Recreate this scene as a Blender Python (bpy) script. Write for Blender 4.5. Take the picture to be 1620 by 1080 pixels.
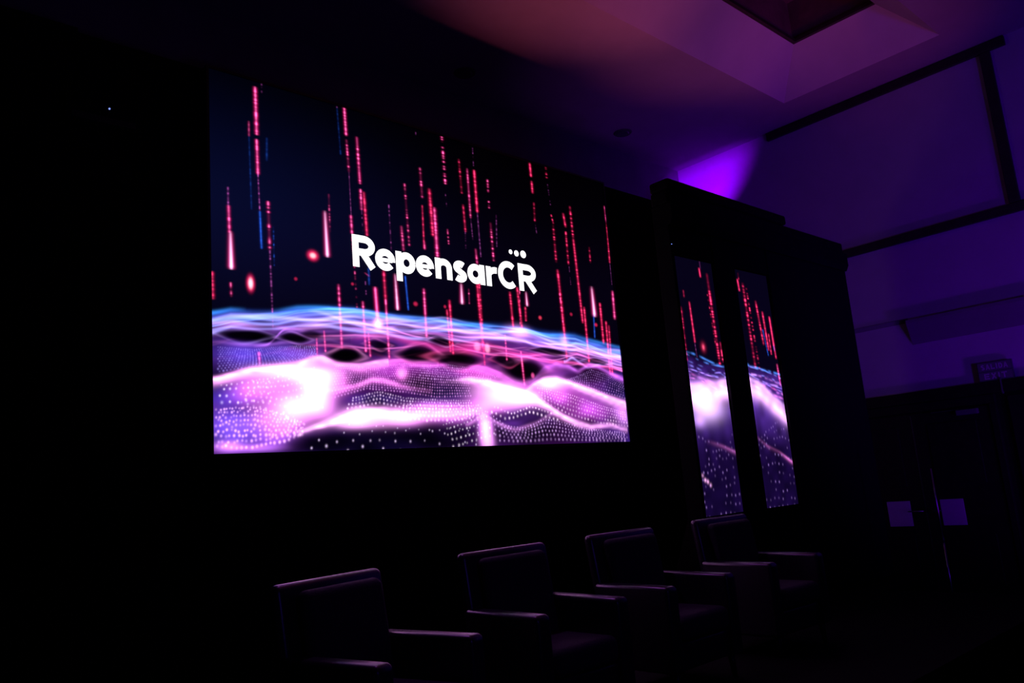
import bpy, bmesh, math, random
import numpy as np
from mathutils import Vector, Matrix

# ------------------------------------------------------------------ clean
for o in list(bpy.data.objects):
    bpy.data.objects.remove(o)
scene = bpy.context.scene
COL = scene.collection
random.seed(4)

# ------------------------------------------------------------------ camera (x along the stage, y towards the screen, z up; floor z = 0)
EYE = 1.60
def camera_axes(yaw, pitch, roll):
    yaw, pitch, roll = map(math.radians, (yaw, pitch, roll))
    f = Vector((math.sin(yaw) * math.cos(pitch), math.cos(yaw) * math.cos(pitch), math.sin(pitch)))
    r = Vector((math.cos(yaw), -math.sin(yaw), 0)); u = r.cross(f)
    c, s = math.cos(roll), math.sin(roll)
    return c * r + s * u, -s * r + c * u, f
cam_data = bpy.data.cameras.new('camera'); cam = bpy.data.objects.new('camera', cam_data); COL.objects.link(cam)
R_, U_, F_ = camera_axes(43.09, 10.52, -4.73)
cam.matrix_world = Matrix(((R_.x, U_.x, -F_.x, 0), (R_.y, U_.y, -F_.y, 0), (R_.z, U_.z, -F_.z, EYE), (0, 0, 0, 1)))
cam_data.sensor_fit = 'HORIZONTAL'; cam_data.sensor_width = 36; cam_data.lens = 1277 / 1620 * 36
cam_data.clip_start = .05; cam_data.clip_end = 100
scene.camera = cam

# ------------------------------------------------------------------ world: a closed dark hall
world = bpy.data.worlds.new('world'); scene.world = world; world.use_nodes = True
world.node_tree.nodes['Background'].inputs[0].default_value = (.12, .05, .4, 1)
world.node_tree.nodes['Background'].inputs[1].default_value = .002

# ------------------------------------------------------------------ lamps of the hall and added fill spots
def spot(name, loc, aim, color, watts, angle, blend, radius=.12):
    d = bpy.data.lights.new(name, 'SPOT'); d.energy = watts; d.color = color
    d.spot_size = math.radians(angle); d.spot_blend = blend; d.shadow_soft_size = radius
    o = bpy.data.objects.new(name, d); COL.objects.link(o); o.location = loc
    o.rotation_euler = (Vector(aim) - Vector(loc)).to_track_quat('-Z', 'Y').to_euler()
    return o
VIOLET = (.22, .0, 1.0)
spot('corner_spot', (9.05, 6.10, 5.40), (10, 6.40, 6.15), (.24, 0, 1.0), 185, 104, .75, .025)
spot('wall_wash', (4.0, -3.6, 1.2), (10, 2.4, 3.9), (.10, .0, 1.0), 560, 60, .9, .3)
spot('wall_uplight', (8.3, -.6, .25), (10, 2.4, 2.6), (.20, .0, 1.0), 270, 80, 1, .1)
spot('stage_red', (6.0, 5.45, .60), (5.3, 3.75, 6.2), (1.0, .13, .28), 560, 42, 1, .15)
spot('stage_rose', (7.5, 5.45, .60), (7.3, 3.80, 6.2), (1.0, .13, .30), 230, 40, 1, .15)
spot('tray_violet', (5.2, -1.5, .2), (7.3, 4.0, 6.4), (.50, .08, 1.0), 360, 31, 1, .2)
spot('tray_rose', (6.6, .6, .1), (8.8, 3.45, 6.6), (1.0, .11, .30), 240, 27, 1, .2)
spot('ceiling_fill', (.5, -2.0, .3), (2.4, 4.6, 6.2), (.22, .05, 1.0), 60, 62, 1, .3)  # added fill, no known fixture: lifts the left part of the ceiling
spot('chair_front_fill', (1.2, -4.0, 3.4), (3.6, 3.5, 1.0), (.14, .03, 1.0), 28, 42, 1, .3)  # added fill from the audience side, lifts the armchair fronts
spot('chair_top_fill', (3.7, 5.25, 5.9), (3.6, 3.3, .9), (.55, .12, .90), 70, 75, 1, .12)  # added spot that brightens the tops of the armchairs

vs = scene.view_settings
vs.view_transform = 'Standard'; vs.look = 'None'; vs.exposure = 0; vs.gamma = 1; vs.use_curve_mapping = False

# ------------------------------------------------------------------ materials
def material(name, color, rough=.6, spec=.5, noise=0., scale=8., bump=0., metal=0., coat=0.):
    m = bpy.data.materials.new(name); m.use_nodes = True
    nt = m.node_tree; b = nt.nodes['Principled BSDF']
    b.inputs['Roughness'].default_value = rough; b.inputs['Metallic'].default_value = metal
    b.inputs['Specular IOR Level'].default_value = spec
    if coat: b.inputs['Coat Weight'].default_value = coat; b.inputs['Coat Roughness'].default_value = .2
    b.inputs['Base Color'].default_value = (*color, 1)
    if noise or bump:
        tc = nt.nodes.new('ShaderNodeTexCoord'); n = nt.nodes.new('ShaderNodeTexNoise')
        n.inputs['Scale'].default_value = scale; n.inputs['Detail'].default_value = 4
        nt.links.new(tc.outputs['Object'], n.inputs['Vector'])
        if noise:
            r = nt.nodes.new('ShaderNodeValToRGB')
            r.color_ramp.elements[0].color = (*[c * (1 - noise) for c in color], 1)
            r.color_ramp.elements[1].color = (*[min(1, c * (1 + noise)) for c in color], 1)
            r.color_ramp.elements[0].position = .3; r.color_ramp.elements[1].position = .7
            nt.links.new(n.outputs['Fac'], r.inputs['Fac']); nt.links.new(r.outputs['Color'], b.inputs['Base Color'])
        if bump:
            bp = nt.nodes.new('ShaderNodeBump'); bp.inputs['Strength'].default_value = bump; bp.inputs['Distance'].default_value = .01
            nt.links.new(n.outputs['Fac'], bp.inputs['Height']); nt.links.new(bp.outputs['Normal'], b.inputs['Normal'])
    return m
def emitter(name, color, strength):
    m = bpy.data.materials.new(name); m.use_nodes = True; b = m.node_tree.nodes['Principled BSDF']
    b.inputs['Base Color'].default_value = (0, 0, 0, 1); b.inputs['Roughness'].default_value = .6
    b.inputs['Emission Color'].default_value = (*color, 1); b.inputs['Emission Strength'].default_value = strength
    return m
M = dict(
    ceiling=material('ceiling_paint', (.22, .205, .22), .9, .2, .05, 3),
    tray=material('tray_paint', (.36, .33, .35), .9, .2, .04, 3),
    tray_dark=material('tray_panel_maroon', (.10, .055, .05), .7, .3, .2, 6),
    wall=material('wall_paint', (.36, .34, .36), .85, .2, .05, 2.5),
    shade_band=material('band_shade_tone', (.15, .14, .15), .85, .2, .05, 3),  # wall tone darkened to carry the band's shade
    back=material('back_wall_paint', (.15, .14, .15), .9, .2, .1, 3),
    black=material('black_cloth', (.004, .004, .005), .95, .05, .3, 30, .2),
    black_paint=material('black_paint', (.004, .004, .005), .8, .08, .2, 12),
    wood=material('dark_wood', (.006, .0045, .004), .6, .15, .4, 14, .1),
    trim=material('dark_trim', (.020, .014, .012), .6, .3, .3, 14),
    floor=material('dark_carpet', (.004, .0035, .004), .95, .05, .4, 60, .4),
    stage=material('stage_floor', (.003, .003, .003), .8, .1, .3, 20),
    leather=material('dark_leather', (.030, .021, .036), .34, .8, .25, 40, .12, 0, .4),
    fabric=material('dark_upholstery', (.050, .036, .056), .75, .3, .25, 90, .2),
    leg=material('black_wood_leg', (.008, .007, .007), .4, .4),
    metal=material('steel', (.45, .45, .48), .3, .5, 0, 1, 0, 1.0),
    dull_metal=material('dull_metal', (.06, .06, .065), .5, .3),
    shade_grey=material('downlight_grey', (.06, .055, .06), .7, .2),
    black_metal=material('black_metal', (.012, .012, .013), .45, .4),
    plate=material('pale_plate', (.34, .32, .34), .55, .4, .05, 9),
    sign=material('sign_black', (.05, .05, .055), .5, .3),
    sign_panel=material('sign_panel', (.10, .10, .11), .5, .3),
    sign_pale=material('sign_pale', (.36, .36, .38), .6, .3),
    status=emitter('status_blue', (.22, .32, 1.0), 1.3),
    lettering=emitter('letter_white', (1, .97, 1), 1.6),
)

# ------------------------------------------------------------------ mesh helpers
def link(name, me, mat=None, parent=None, loc=None, smooth=False):
    o = bpy.data.objects.new(name, me); COL.objects.link(o)
    if mat is not None and not me.materials: me.materials.append(mat)
    if parent is not None: o.parent = parent
    if loc is not None: o.location = loc
    if smooth:
        for p in me.polygons: p.use_smooth = True
    return o
def from_bm(name, bm, mat, parent=None, loc=None, smooth=False):
    bmesh.ops.recalc_face_normals(bm, faces=bm.faces)
    me = bpy.data.meshes.new(name); bm.to_mesh(me); bm.free()
    return link(name, me, mat, parent, loc, smooth)
def bm_box(bm, x0, x1, y0, y1, z0, z1, bevel=0., seg=2):
    t = bmesh.new(); bmesh.ops.create_cube(t, size=1)
    for v in t.verts:
        v.co = ((x0 + x1) / 2 + v.co.x * (x1 - x0), (y0 + y1) / 2 + v.co.y * (y1 - y0), (z0 + z1) / 2 + v.co.z * (z1 - z0))
    if bevel: bmesh.ops.bevel(t, geom=t.edges[:], offset=bevel, segments=seg, affect='EDGES', profile=.5)
    me = bpy.data.meshes.new('tmp'); t.to_mesh(me); t.free(); bm.from_mesh(me); bpy.data.meshes.remove(me)
def box(name, x0, x1, y0, y1, z0, z1, mat, parent=None, bevel=0., seg=2, smooth=False):
    bm = bmesh.new(); bm_box(bm, x0, x1, y0, y1, z0, z1, bevel, seg)
    return from_bm(name, bm, mat, parent, None, smooth)
def bm_cyl(bm, p0, p1, r0, r1, n=20, caps=True):
    p0, p1 = Vector(p0), Vector(p1); d = (p1 - p0); q = d.to_track_quat('Z', 'Y').to_matrix()
    a = []; b = []
    for i in range(n):
        t = 2 * math.pi * i / n; e = Vector((math.cos(t), math.sin(t), 0))
        a.append(bm.verts.new(p0 + q @ (e * r0))); b.append(bm.verts.new(p1 + q @ (e * r1)))
    for i in range(n): bm.faces.new((a[i], a[(i + 1) % n], b[(i + 1) % n], b[i]))
    if caps: bm.faces.new(a[::-1]); bm.faces.new(b)
def prism(name, pts, axis, a0, a1, mat, parent=None, bevel=0.):
    """closed outline pts (2-D) swept along axis from a0 to a1"""
    bm = bmesh.new()
    def P(p, a): return {'x': (a, p[0], p[1]), 'y': (p[0], a, p[1]), 'z': (p[0], p[1], a)}[axis]
    A = [bm.verts.new(P(p, a0)) for p in pts]; B = [bm.verts.new(P(p, a1)) for p in pts]
    n = len(pts)
    for i in range(n): bm.faces.new((A[i], A[(i + 1) % n], B[(i + 1) % n], B[i]))
    bm.faces.new(A[::-1]); bm.faces.new(B)
    bmesh.ops.recalc_face_normals(bm, faces=bm.faces)
    if bevel: bmesh.ops.bevel(bm, geom=bm.edges[:], offset=bevel, segments=2, affect='EDGES')
    return from_bm(name, bm, mat, parent)
def quad_mesh(name, faces, mat, parent=None):
    bm = bmesh.new()
    for f in faces: bm.faces.new([bm.verts.new(p) for p in f])
    me = bpy.data.meshes.new(name); bm.to_mesh(me); bm.free()
    return link(name, me, mat, parent)
def tag(o, label, cat, group=None):
    o['label'] = label; o['category'] = cat
    if group: o['group'] = group
    return o
def struct(o): o['kind'] = 'structure'; return o
def empty(name, loc=(0, 0, 0), rz=0.):
    o = bpy.data.objects.new(name, None); COL.objects.link(o); o.location = loc; o.rotation_euler = (0, 0, rz); o.empty_display_size = .2
    return o

# ------------------------------------------------------------------ the hall
FLOOR_SIZE = (-4.2, 10.4, -6.0, 6.9)
CEIL = 6.20; WALL_X = 10.0; BACK_Y = 6.68; HEAD = 2.37
struct(box('floor', -4.2, 10.4, -6, 6.9, -.2, 0, M['floor']))
struct(box('wall_back', -4.2, 10.4, BACK_Y, BACK_Y + .2, 0, CEIL + .1, M['back']))
struct(box('wall_left', -4.4, -4.2, -6, 6.9, 0, CEIL + .1, M['back']))
struct(box('wall_right', WALL_X, WALL_X + .2, -6, BACK_Y, HEAD, CEIL + .1, M['wall']))
# ceiling slab with a splayed tray let into it
TX0, TX1, TY0, TY1, TD = -2.5, 9.335, 2.62, 4.52, .45
cz = CEIL
ceil = struct(quad_mesh('ceiling', [
    [(-4.2, TY1, cz), (10.2, TY1, cz), (10.2, 6.9, cz), (-4.2, 6.9, cz)],
    [(-4.2, -6, cz), (10.2, -6, cz), (10.2, TY0, cz), (-4.2, TY0, cz)],
    [(TX1, TY0, cz), (10.2, TY0, cz), (10.2, TY1, cz), (TX1, TY1, cz)],
    [(-4.2, TY0, cz), (TX0, TY0, cz), (TX0, TY1, cz), (-4.2, TY1, cz)]], M['ceiling']))
a = [(TX0, TY0), (TX1, TY0), (TX1, TY1), (TX0, TY1)]
b = [(TX0 + TD, TY0 + TD), (TX1 - TD, TY0 + TD), (TX1 - TD, TY1 - TD), (TX0 + TD, TY1 - TD)]
for i in range(4):
    j = (i + 1) % 4
    quad_mesh('tray_side', [[(*a[i], cz), (*a[j], cz), (*b[j], cz + TD), (*b[i], cz + TD)]], M['tray'], ceil)
    # dark strip for the shadow gap at the top of the splay, then the inner riser
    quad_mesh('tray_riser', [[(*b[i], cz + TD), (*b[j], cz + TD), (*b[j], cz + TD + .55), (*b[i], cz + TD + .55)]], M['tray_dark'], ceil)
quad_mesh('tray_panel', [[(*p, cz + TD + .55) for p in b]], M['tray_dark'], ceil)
box('tray_shadow_strip', b[0][0], b[1][0], b[2][1] - .045, b[2][1], cz + TD, cz + TD + .04, M['trim'], ceil)  # dark strip painted in for the shadow gap along the tray edge
box('tray_shadow_strip', b[1][0] - .045, b[1][0], b[0][1], b[2][1] - .046, cz + TD, cz + TD + .04, M['trim'], ceil)

# dark battens that frame the upper right wall
def batten(n, y0, y1, z0, z1): return struct(box('trim_%d' % n, WALL_X - .05, WALL_X, y0, y1, z0, z1, M['trim'], None, .006))
batten(1, 2.17, 5.15, 6.08, 6.19)
batten(2, 2.33, 2.44, 4.28, 6.075)
batten(3, -2.0, 5.10, 4.17, 4.275)
# ledge whose dark colour stands in for a shadow band, deeper towards the hall
struct(prism('trim_4', [(WALL_X, 2.93), (WALL_X, 3.23), (WALL_X - .10, 3.22), (WALL_X - .10, 3.18)], 'y', -4.0, 3.72, M['shade_band']))
struct(prism('trim_5', [(WALL_X, 3.20), (WALL_X, 3.26), (WALL_X - .03, 3.25)], 'y', 3.725, 5.0, M['shade_band']))

# dark panelled lower wall on the right with the double door
low = struct(box('wall_right_lower', WALL_X + .04, WALL_X + .2, -6, BACK_Y, 0, HEAD, M['wood']))
y = 4.86
while y < 6.6:
    box('panel', WALL_X, WALL_X + .04, y, y + .58, .14, 2.20, M['wood'], low, .008); y += .60
y = 2.84
while y > -5.5:
    box('panel', WALL_X, WALL_X + .04, y - .58, y, .14, 2.20, M['wood'], low, .008); y -= .60
struct(box('trim_6', WALL_X - .09, WALL_X + .04, -6, BACK_Y, 2.24, HEAD, M['wood'], None, .008))      # head rail over the panelling
struct(box('baseboard_right', WALL_X - .012, WALL_X + .04, -6, 2.90, 0, .11, M['wood'], None, .006))
door = struct(empty('door_1', (WALL_X, 3.885, 0)))
for k, s in ((0, 1), (1, -1)):
    y0, y1 = (.006, .86) if s > 0 else (-.86, -.006)
    leaf = box('door_leaf', -.01, .04, y0, y1, .012, 2.12, M['wood'], door, .004)
    for (za, zb) in ((.18, .72), (1.28, 1.98)):
        box('door_panel', -.022, -.010, y0 + .16, y1 - .16, za, zb, M['wood'], leaf, .006)
    pl = box('push_plate', -.018, -.0101, .168 * s if s > 0 else -.42, .44 if s > 0 else -.168, .825, 1.115, M['plate'], leaf, .003)
    h = bmesh.new(); bm_cyl(h, (-.06, .02 * s, .995), (-.06, .19 * s, .995), .008, .008, 10)
    bm_cyl(h, (-.06, .025 * s, .995), (-.005, .025 * s, .995), .007, .007, 8)
    from_bm('handle', h, M['metal'] if s > 0 else M['black_metal'], leaf, None, True)
    if s < 0:
        c = box('door_closer', -.075, -.011, -.75, -.52, 2.04, 2.10, M['dull_metal'], leaf, .01)
        box('closer_arm', -.055, -.035, -.66, -.25, 2.101, 2.115, M['black_metal'], c, .003)
for s in (-1, 1): box('jamb', -.03, .04, .862 * s if s > 0 else -.93, .93 if s > 0 else -.862, 0, 2.135, M['wood'], door, .004)
box('head_jamb', -.03, .04, -.93, .93, 2.137, 2.235, M['wood'], door, .004)
box('threshold', -.03, .03, -.86, .86, 0, .010, M['metal'], door, .003)
box('meeting_strip', -.016, -.0105, -.006, .006, .02, 2.1, M['black_metal'], door)

# ------------------------------------------------------------------ black stage wall that carries the big screen
STAGE_Z = .38; SCR_Y = 5.60; SX0, SZ0, SW, SH = 2.30, .428 + EYE, 4.55, 2.94
sw = struct(box('wall_stage', -4.2, 8.9, SCR_Y + .09, SCR_Y + .16, 0, SZ0 + SH + .03, M['black']))
x = -4.2
while x < 8.8:                                        # cloth-covered flats, side by side
    for (za, zb) in ((STAGE_Z + .002, 2.0), (2.006, SZ0 + SH + .02)):
        box('flat', x + .003, min(x + 1.197, 8.9), SCR_Y + .062, SCR_Y + .09, za, zb, M['black'], sw, .004)
    x += 1.2
box('top_rail', -4.2, 1.40, SCR_Y + .02, SCR_Y + .061, SZ0 + SH - .03, SZ0 + SH + .03, M['black_paint'], sw, .006)

# stage platform
st = empty('stage_platform', (0, 0, 0)); tag(st, 'low black stage platform under the four armchairs', 'stage')
out = [(-4.1, 2.1), (8.05, 2.1), (8.05, 3.62), (9.35, 3.62), (9.35, SCR_Y + .05), (-4.1, SCR_Y + .05)]
prism('stage_deck', out, 'z', STAGE_Z - .05, STAGE_Z, M['stage'], st)
ins = [(-4.05, 2.14), (8.01, 2.14), (8.01, 3.66), (9.31, 3.66), (9.31, SCR_Y), (-4.05, SCR_Y)]
prism('stage_skirt', ins, 'z', 0, STAGE_Z - .0505, M['black'], st)


# ------------------------------------------------------------------ what the big LED screen shows (metres on the panel)
STREAKS = [
    (0.376,0.38,2.494,2.892,0.0271,'p',1.2,0.55), (0.378,0.382,2.162,2.446,0.0239,'p',1.1,0.55), (0.382,0.39,1.857,2.162,0.013,'f',0.9,0.8), (0.39,0.397,1.558,1.857,0.0205,'b',0.7,0.2),
    (0.433,0.431,2.86,3.069,0.0139,'f',0.5,1.0), (0.464,0.458,2.29,2.483,0.0215,'b',0.22,0.5), (0.317,0.316,2.462,2.585,0.016,'p',0.35,0.55), (0.316,0.323,1.861,2.462,0.0157,'b',0.18,0.5),
    (0.393,0.393,1.598,1.802,0.0154,'b',0.3,0.3), (0.139,0.139,1.857,2.003,0.0152,'f',1.0,0.8), (0.141,0.145,1.649,1.857,0.0225,'p',1.0,0.55), (0.152,0.154,1.37,1.65,0.0345,'w',1.0,0.0),
    (0.46,0.464,1.552,1.948,0.0233,'p',0.7,0.9), (0.464,0.473,0.933,1.552,0.0151,'f',0.8,0.9), (0.499,0.497,1.435,1.753,0.0129,'b',0.5,0.9), (0.957,0.964,1.577,1.955,0.0355,'w',0.8,0.0),
    (1.0,0.997,1.787,2.117,0.0166,'p',0.3,0.9), (1.115,1.115,2.925,3.06,0.0149,'f',0.4,1.0), (1.115,1.131,2.495,2.925,0.0176,'b',0.15,0.6), (1.184,1.193,2.689,3.08,0.025,'p',1.0,0.55),
    (1.194,1.204,2.357,2.648,0.021,'p',0.8,0.9), (1.204,1.206,1.966,2.357,0.0103,'f',0.5,0.6), (1.203,1.206,1.804,1.966,0.0225,'p',1.0,0.7), (1.206,1.215,1.508,1.804,0.0167,'p',0.8,0.9),
    (1.215,1.221,1.15,1.508,0.0164,'p',0.5,1.0), (1.299,1.309,2.276,2.698,0.0247,'p',1.0,0.7), (1.311,1.312,2.042,2.219,0.0242,'p',0.8,0.7), (1.342,1.353,1.817,2.202,0.0253,'r',0.9,0.55),
    (1.312,1.313,1.833,2.042,0.0114,'f',0.4,1.0), (1.94,1.939,2.865,2.972,0.0128,'f',0.4,1.0), (1.962,1.967,2.271,2.559,0.025,'p',0.8,0.9), (1.961,1.952,1.787,2.197,0.0183,'r',0.6,0.6),
    (1.957,1.958,1.782,1.853,0.0241,'p',0.6,0.55), (1.778,1.789,1.786,2.367,0.0217,'p',0.7,0.95), (1.716,1.724,1.736,1.957,0.0248,'p',0.8,0.7), (1.594,1.594,1.717,2.134,0.0141,'f',0.6,0.9),
    (2.054,2.062,1.924,2.374,0.031,'r',0.9,0.6), (2.098,2.097,1.73,2.198,0.0339,'p',1.1,0.55), (2.245,2.249,2.47,3.016,0.0274,'p',0.9,1.0), (2.24,2.247,2.219,2.406,0.0127,'f',0.3,1.0),
    (2.236,2.24,1.842,2.041,0.0187,'p',0.4,1.0), (2.436,2.443,2.414,2.755,0.0236,'r',0.7,0.9), (2.448,2.454,2.03,2.294,0.0231,'r',0.7,0.7), (2.451,2.442,1.853,2.029,0.0152,'f',0.5,1.0),
    (2.533,2.531,2.182,2.679,0.0236,'p',0.7,0.7), (2.531,2.538,1.961,2.182,0.0155,'f',0.4,0.8), (2.629,2.618,2.73,3.112,0.0149,'f',0.4,1.0), (2.621,2.621,2.256,2.681,0.0278,'r',1.0,0.55),
    (2.621,2.623,1.804,2.256,0.0168,'f',0.7,0.7), (2.564,2.57,1.721,1.871,0.0254,'p',0.8,0.7), (2.788,2.779,2.304,2.642,0.0242,'p',0.7,1.0), (2.782,2.784,1.788,2.17,0.0262,'p',0.8,0.9),
    (2.866,2.84,1.931,2.267,0.0172,'f',0.5,0.9), (3.402,3.404,2.79,2.927,0.0289,'r',0.9,0.55), (3.406,3.405,2.605,2.731,0.0286,'r',0.9,0.55), (3.411,3.4,2.294,2.495,0.024,'r',0.6,0.9),
    (3.4,3.416,2.125,2.294,0.014,'f',0.3,1.0), (3.403,3.407,3.048,3.09,0.0292,'p',0.8,0.55), (3.641,3.639,2.801,3.089,0.0266,'r',0.8,1.0), (3.639,3.659,2.514,2.801,0.016,'f',0.3,1.0),
    (3.655,3.679,2.3,2.408,0.0215,'r',0.5,1.0), (3.67,3.664,1.888,2.301,0.0283,'r',0.8,0.95), (3.672,3.682,1.446,1.806,0.0318,'r',1.0,0.6), (3.682,3.688,0.86,1.446,0.0337,'r',0.9,0.55),
    (3.671,3.684,1.045,1.581,0.0204,'p',0.6,0.9), (3.844,3.861,2.312,2.456,0.0292,'r',0.8,0.55), (3.856,3.85,1.892,2.251,0.0258,'r',0.7,0.9), (3.856,3.855,1.67,1.893,0.0141,'f',0.3,1.0),
    (3.961,3.965,2.183,2.556,0.0294,'r',0.9,0.9), (3.965,3.985,1.269,2.183,0.0299,'r',0.9,0.55), (4.211,4.206,1.961,2.134,0.025,'r',0.6,0.9), (4.184,4.185,1.363,1.672,0.0536,'w',0.8,0.0),
    (4.555,4.559,2.478,2.666,0.0326,'p',0.9,0.55), (4.556,4.535,2.005,2.463,0.0275,'r',0.9,0.7), (4.535,4.531,1.748,2.005,0.012,'f',0.4,0.6), (4.529,4.517,1.356,1.668,0.0367,'p',1.1,0.55),
    (1.279,1.286,0.798,1.226,0.0237,'p',0.9,0.6), (1.408,1.418,1.048,1.36,0.0331,'p',1.1,0.1), (1.503,1.507,1.266,1.523,0.0259,'r',1.0,0.6), (1.507,1.513,0.751,1.266,0.022,'p',0.9,0.55),
    (1.619,1.625,1.193,1.503,0.0313,'w',0.7,0.1), (1.725,1.738,1.198,1.499,0.0195,'b',1.0,0.3), (1.919,1.917,0.963,1.406,0.0266,'p',1.0,0.55), (2.202,2.203,0.832,1.33,0.026,'r',1.0,0.55),
    (2.165,2.175,0.847,1.238,0.0235,'r',0.7,0.6), (2.354,2.349,1.318,1.503,0.0366,'w',0.7,0.0), (2.441,2.436,1.324,1.464,0.0184,'p',0.5,0.8), (2.549,2.561,0.905,1.581,0.0271,'r',1.0,0.6),
    (2.575,2.569,0.75,1.535,0.0245,'r',0.8,0.7), (2.964,2.971,1.136,1.49,0.0282,'r',0.9,0.6), (3.067,3.088,1.132,1.547,0.0272,'r',0.9,0.6), (3.101,3.062,1.13,1.551,0.0155,'p',0.5,0.9),
    (3.045,3.057,0.567,0.903,0.025,'p',0.9,0.55), (3.184,3.185,1.378,1.514,0.0329,'w',0.6,0.0), (3.157,3.15,1.22,1.356,0.026,'r',0.7,0.55), (4.029,4.022,0.843,1.439,0.0291,'r',1.0,0.55),
    (4.172,4.152,1.117,1.385,0.0239,'b',0.8,0.3), (4.293,4.287,1.063,1.507,0.0313,'r',1.0,0.55), (4.362,4.343,0.727,1.307,0.031,'r',1.0,0.55), (4.402,4.38,0.728,1.268,0.0283,'r',0.7,0.6),
    (2.855,2.852,0.806,1.059,0.0224,'p',0.8,0.6), (0.147,0.15,1.152,1.257,0.0174,'p',0.4,0.9), (1.055,1.062,0.816,1.347,0.0233,'p',0.9,0.7), (0.009,0.013,1.123,1.322,0.0238,'r',0.6,0.55),
    (0.355,0.359,0.655,0.745,0.024,'p',0.6,0.55), (0.838,0.838,0.727,0.884,0.0152,'p',0.7,0.55), (0.906,0.912,0.777,0.95,0.0175,'p',0.9,0.55), (1.318,1.327,0.763,0.965,0.0214,'p',0.8,0.55),
    (1.318,1.348,1.458,1.477,0.0223,'p',0.5,0.55), (1.352,1.35,1.381,1.525,0.0223,'b',0.4,0.3), (1.314,1.316,1.213,1.405,0.0138,'f',0.5,1.0),
]
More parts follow.
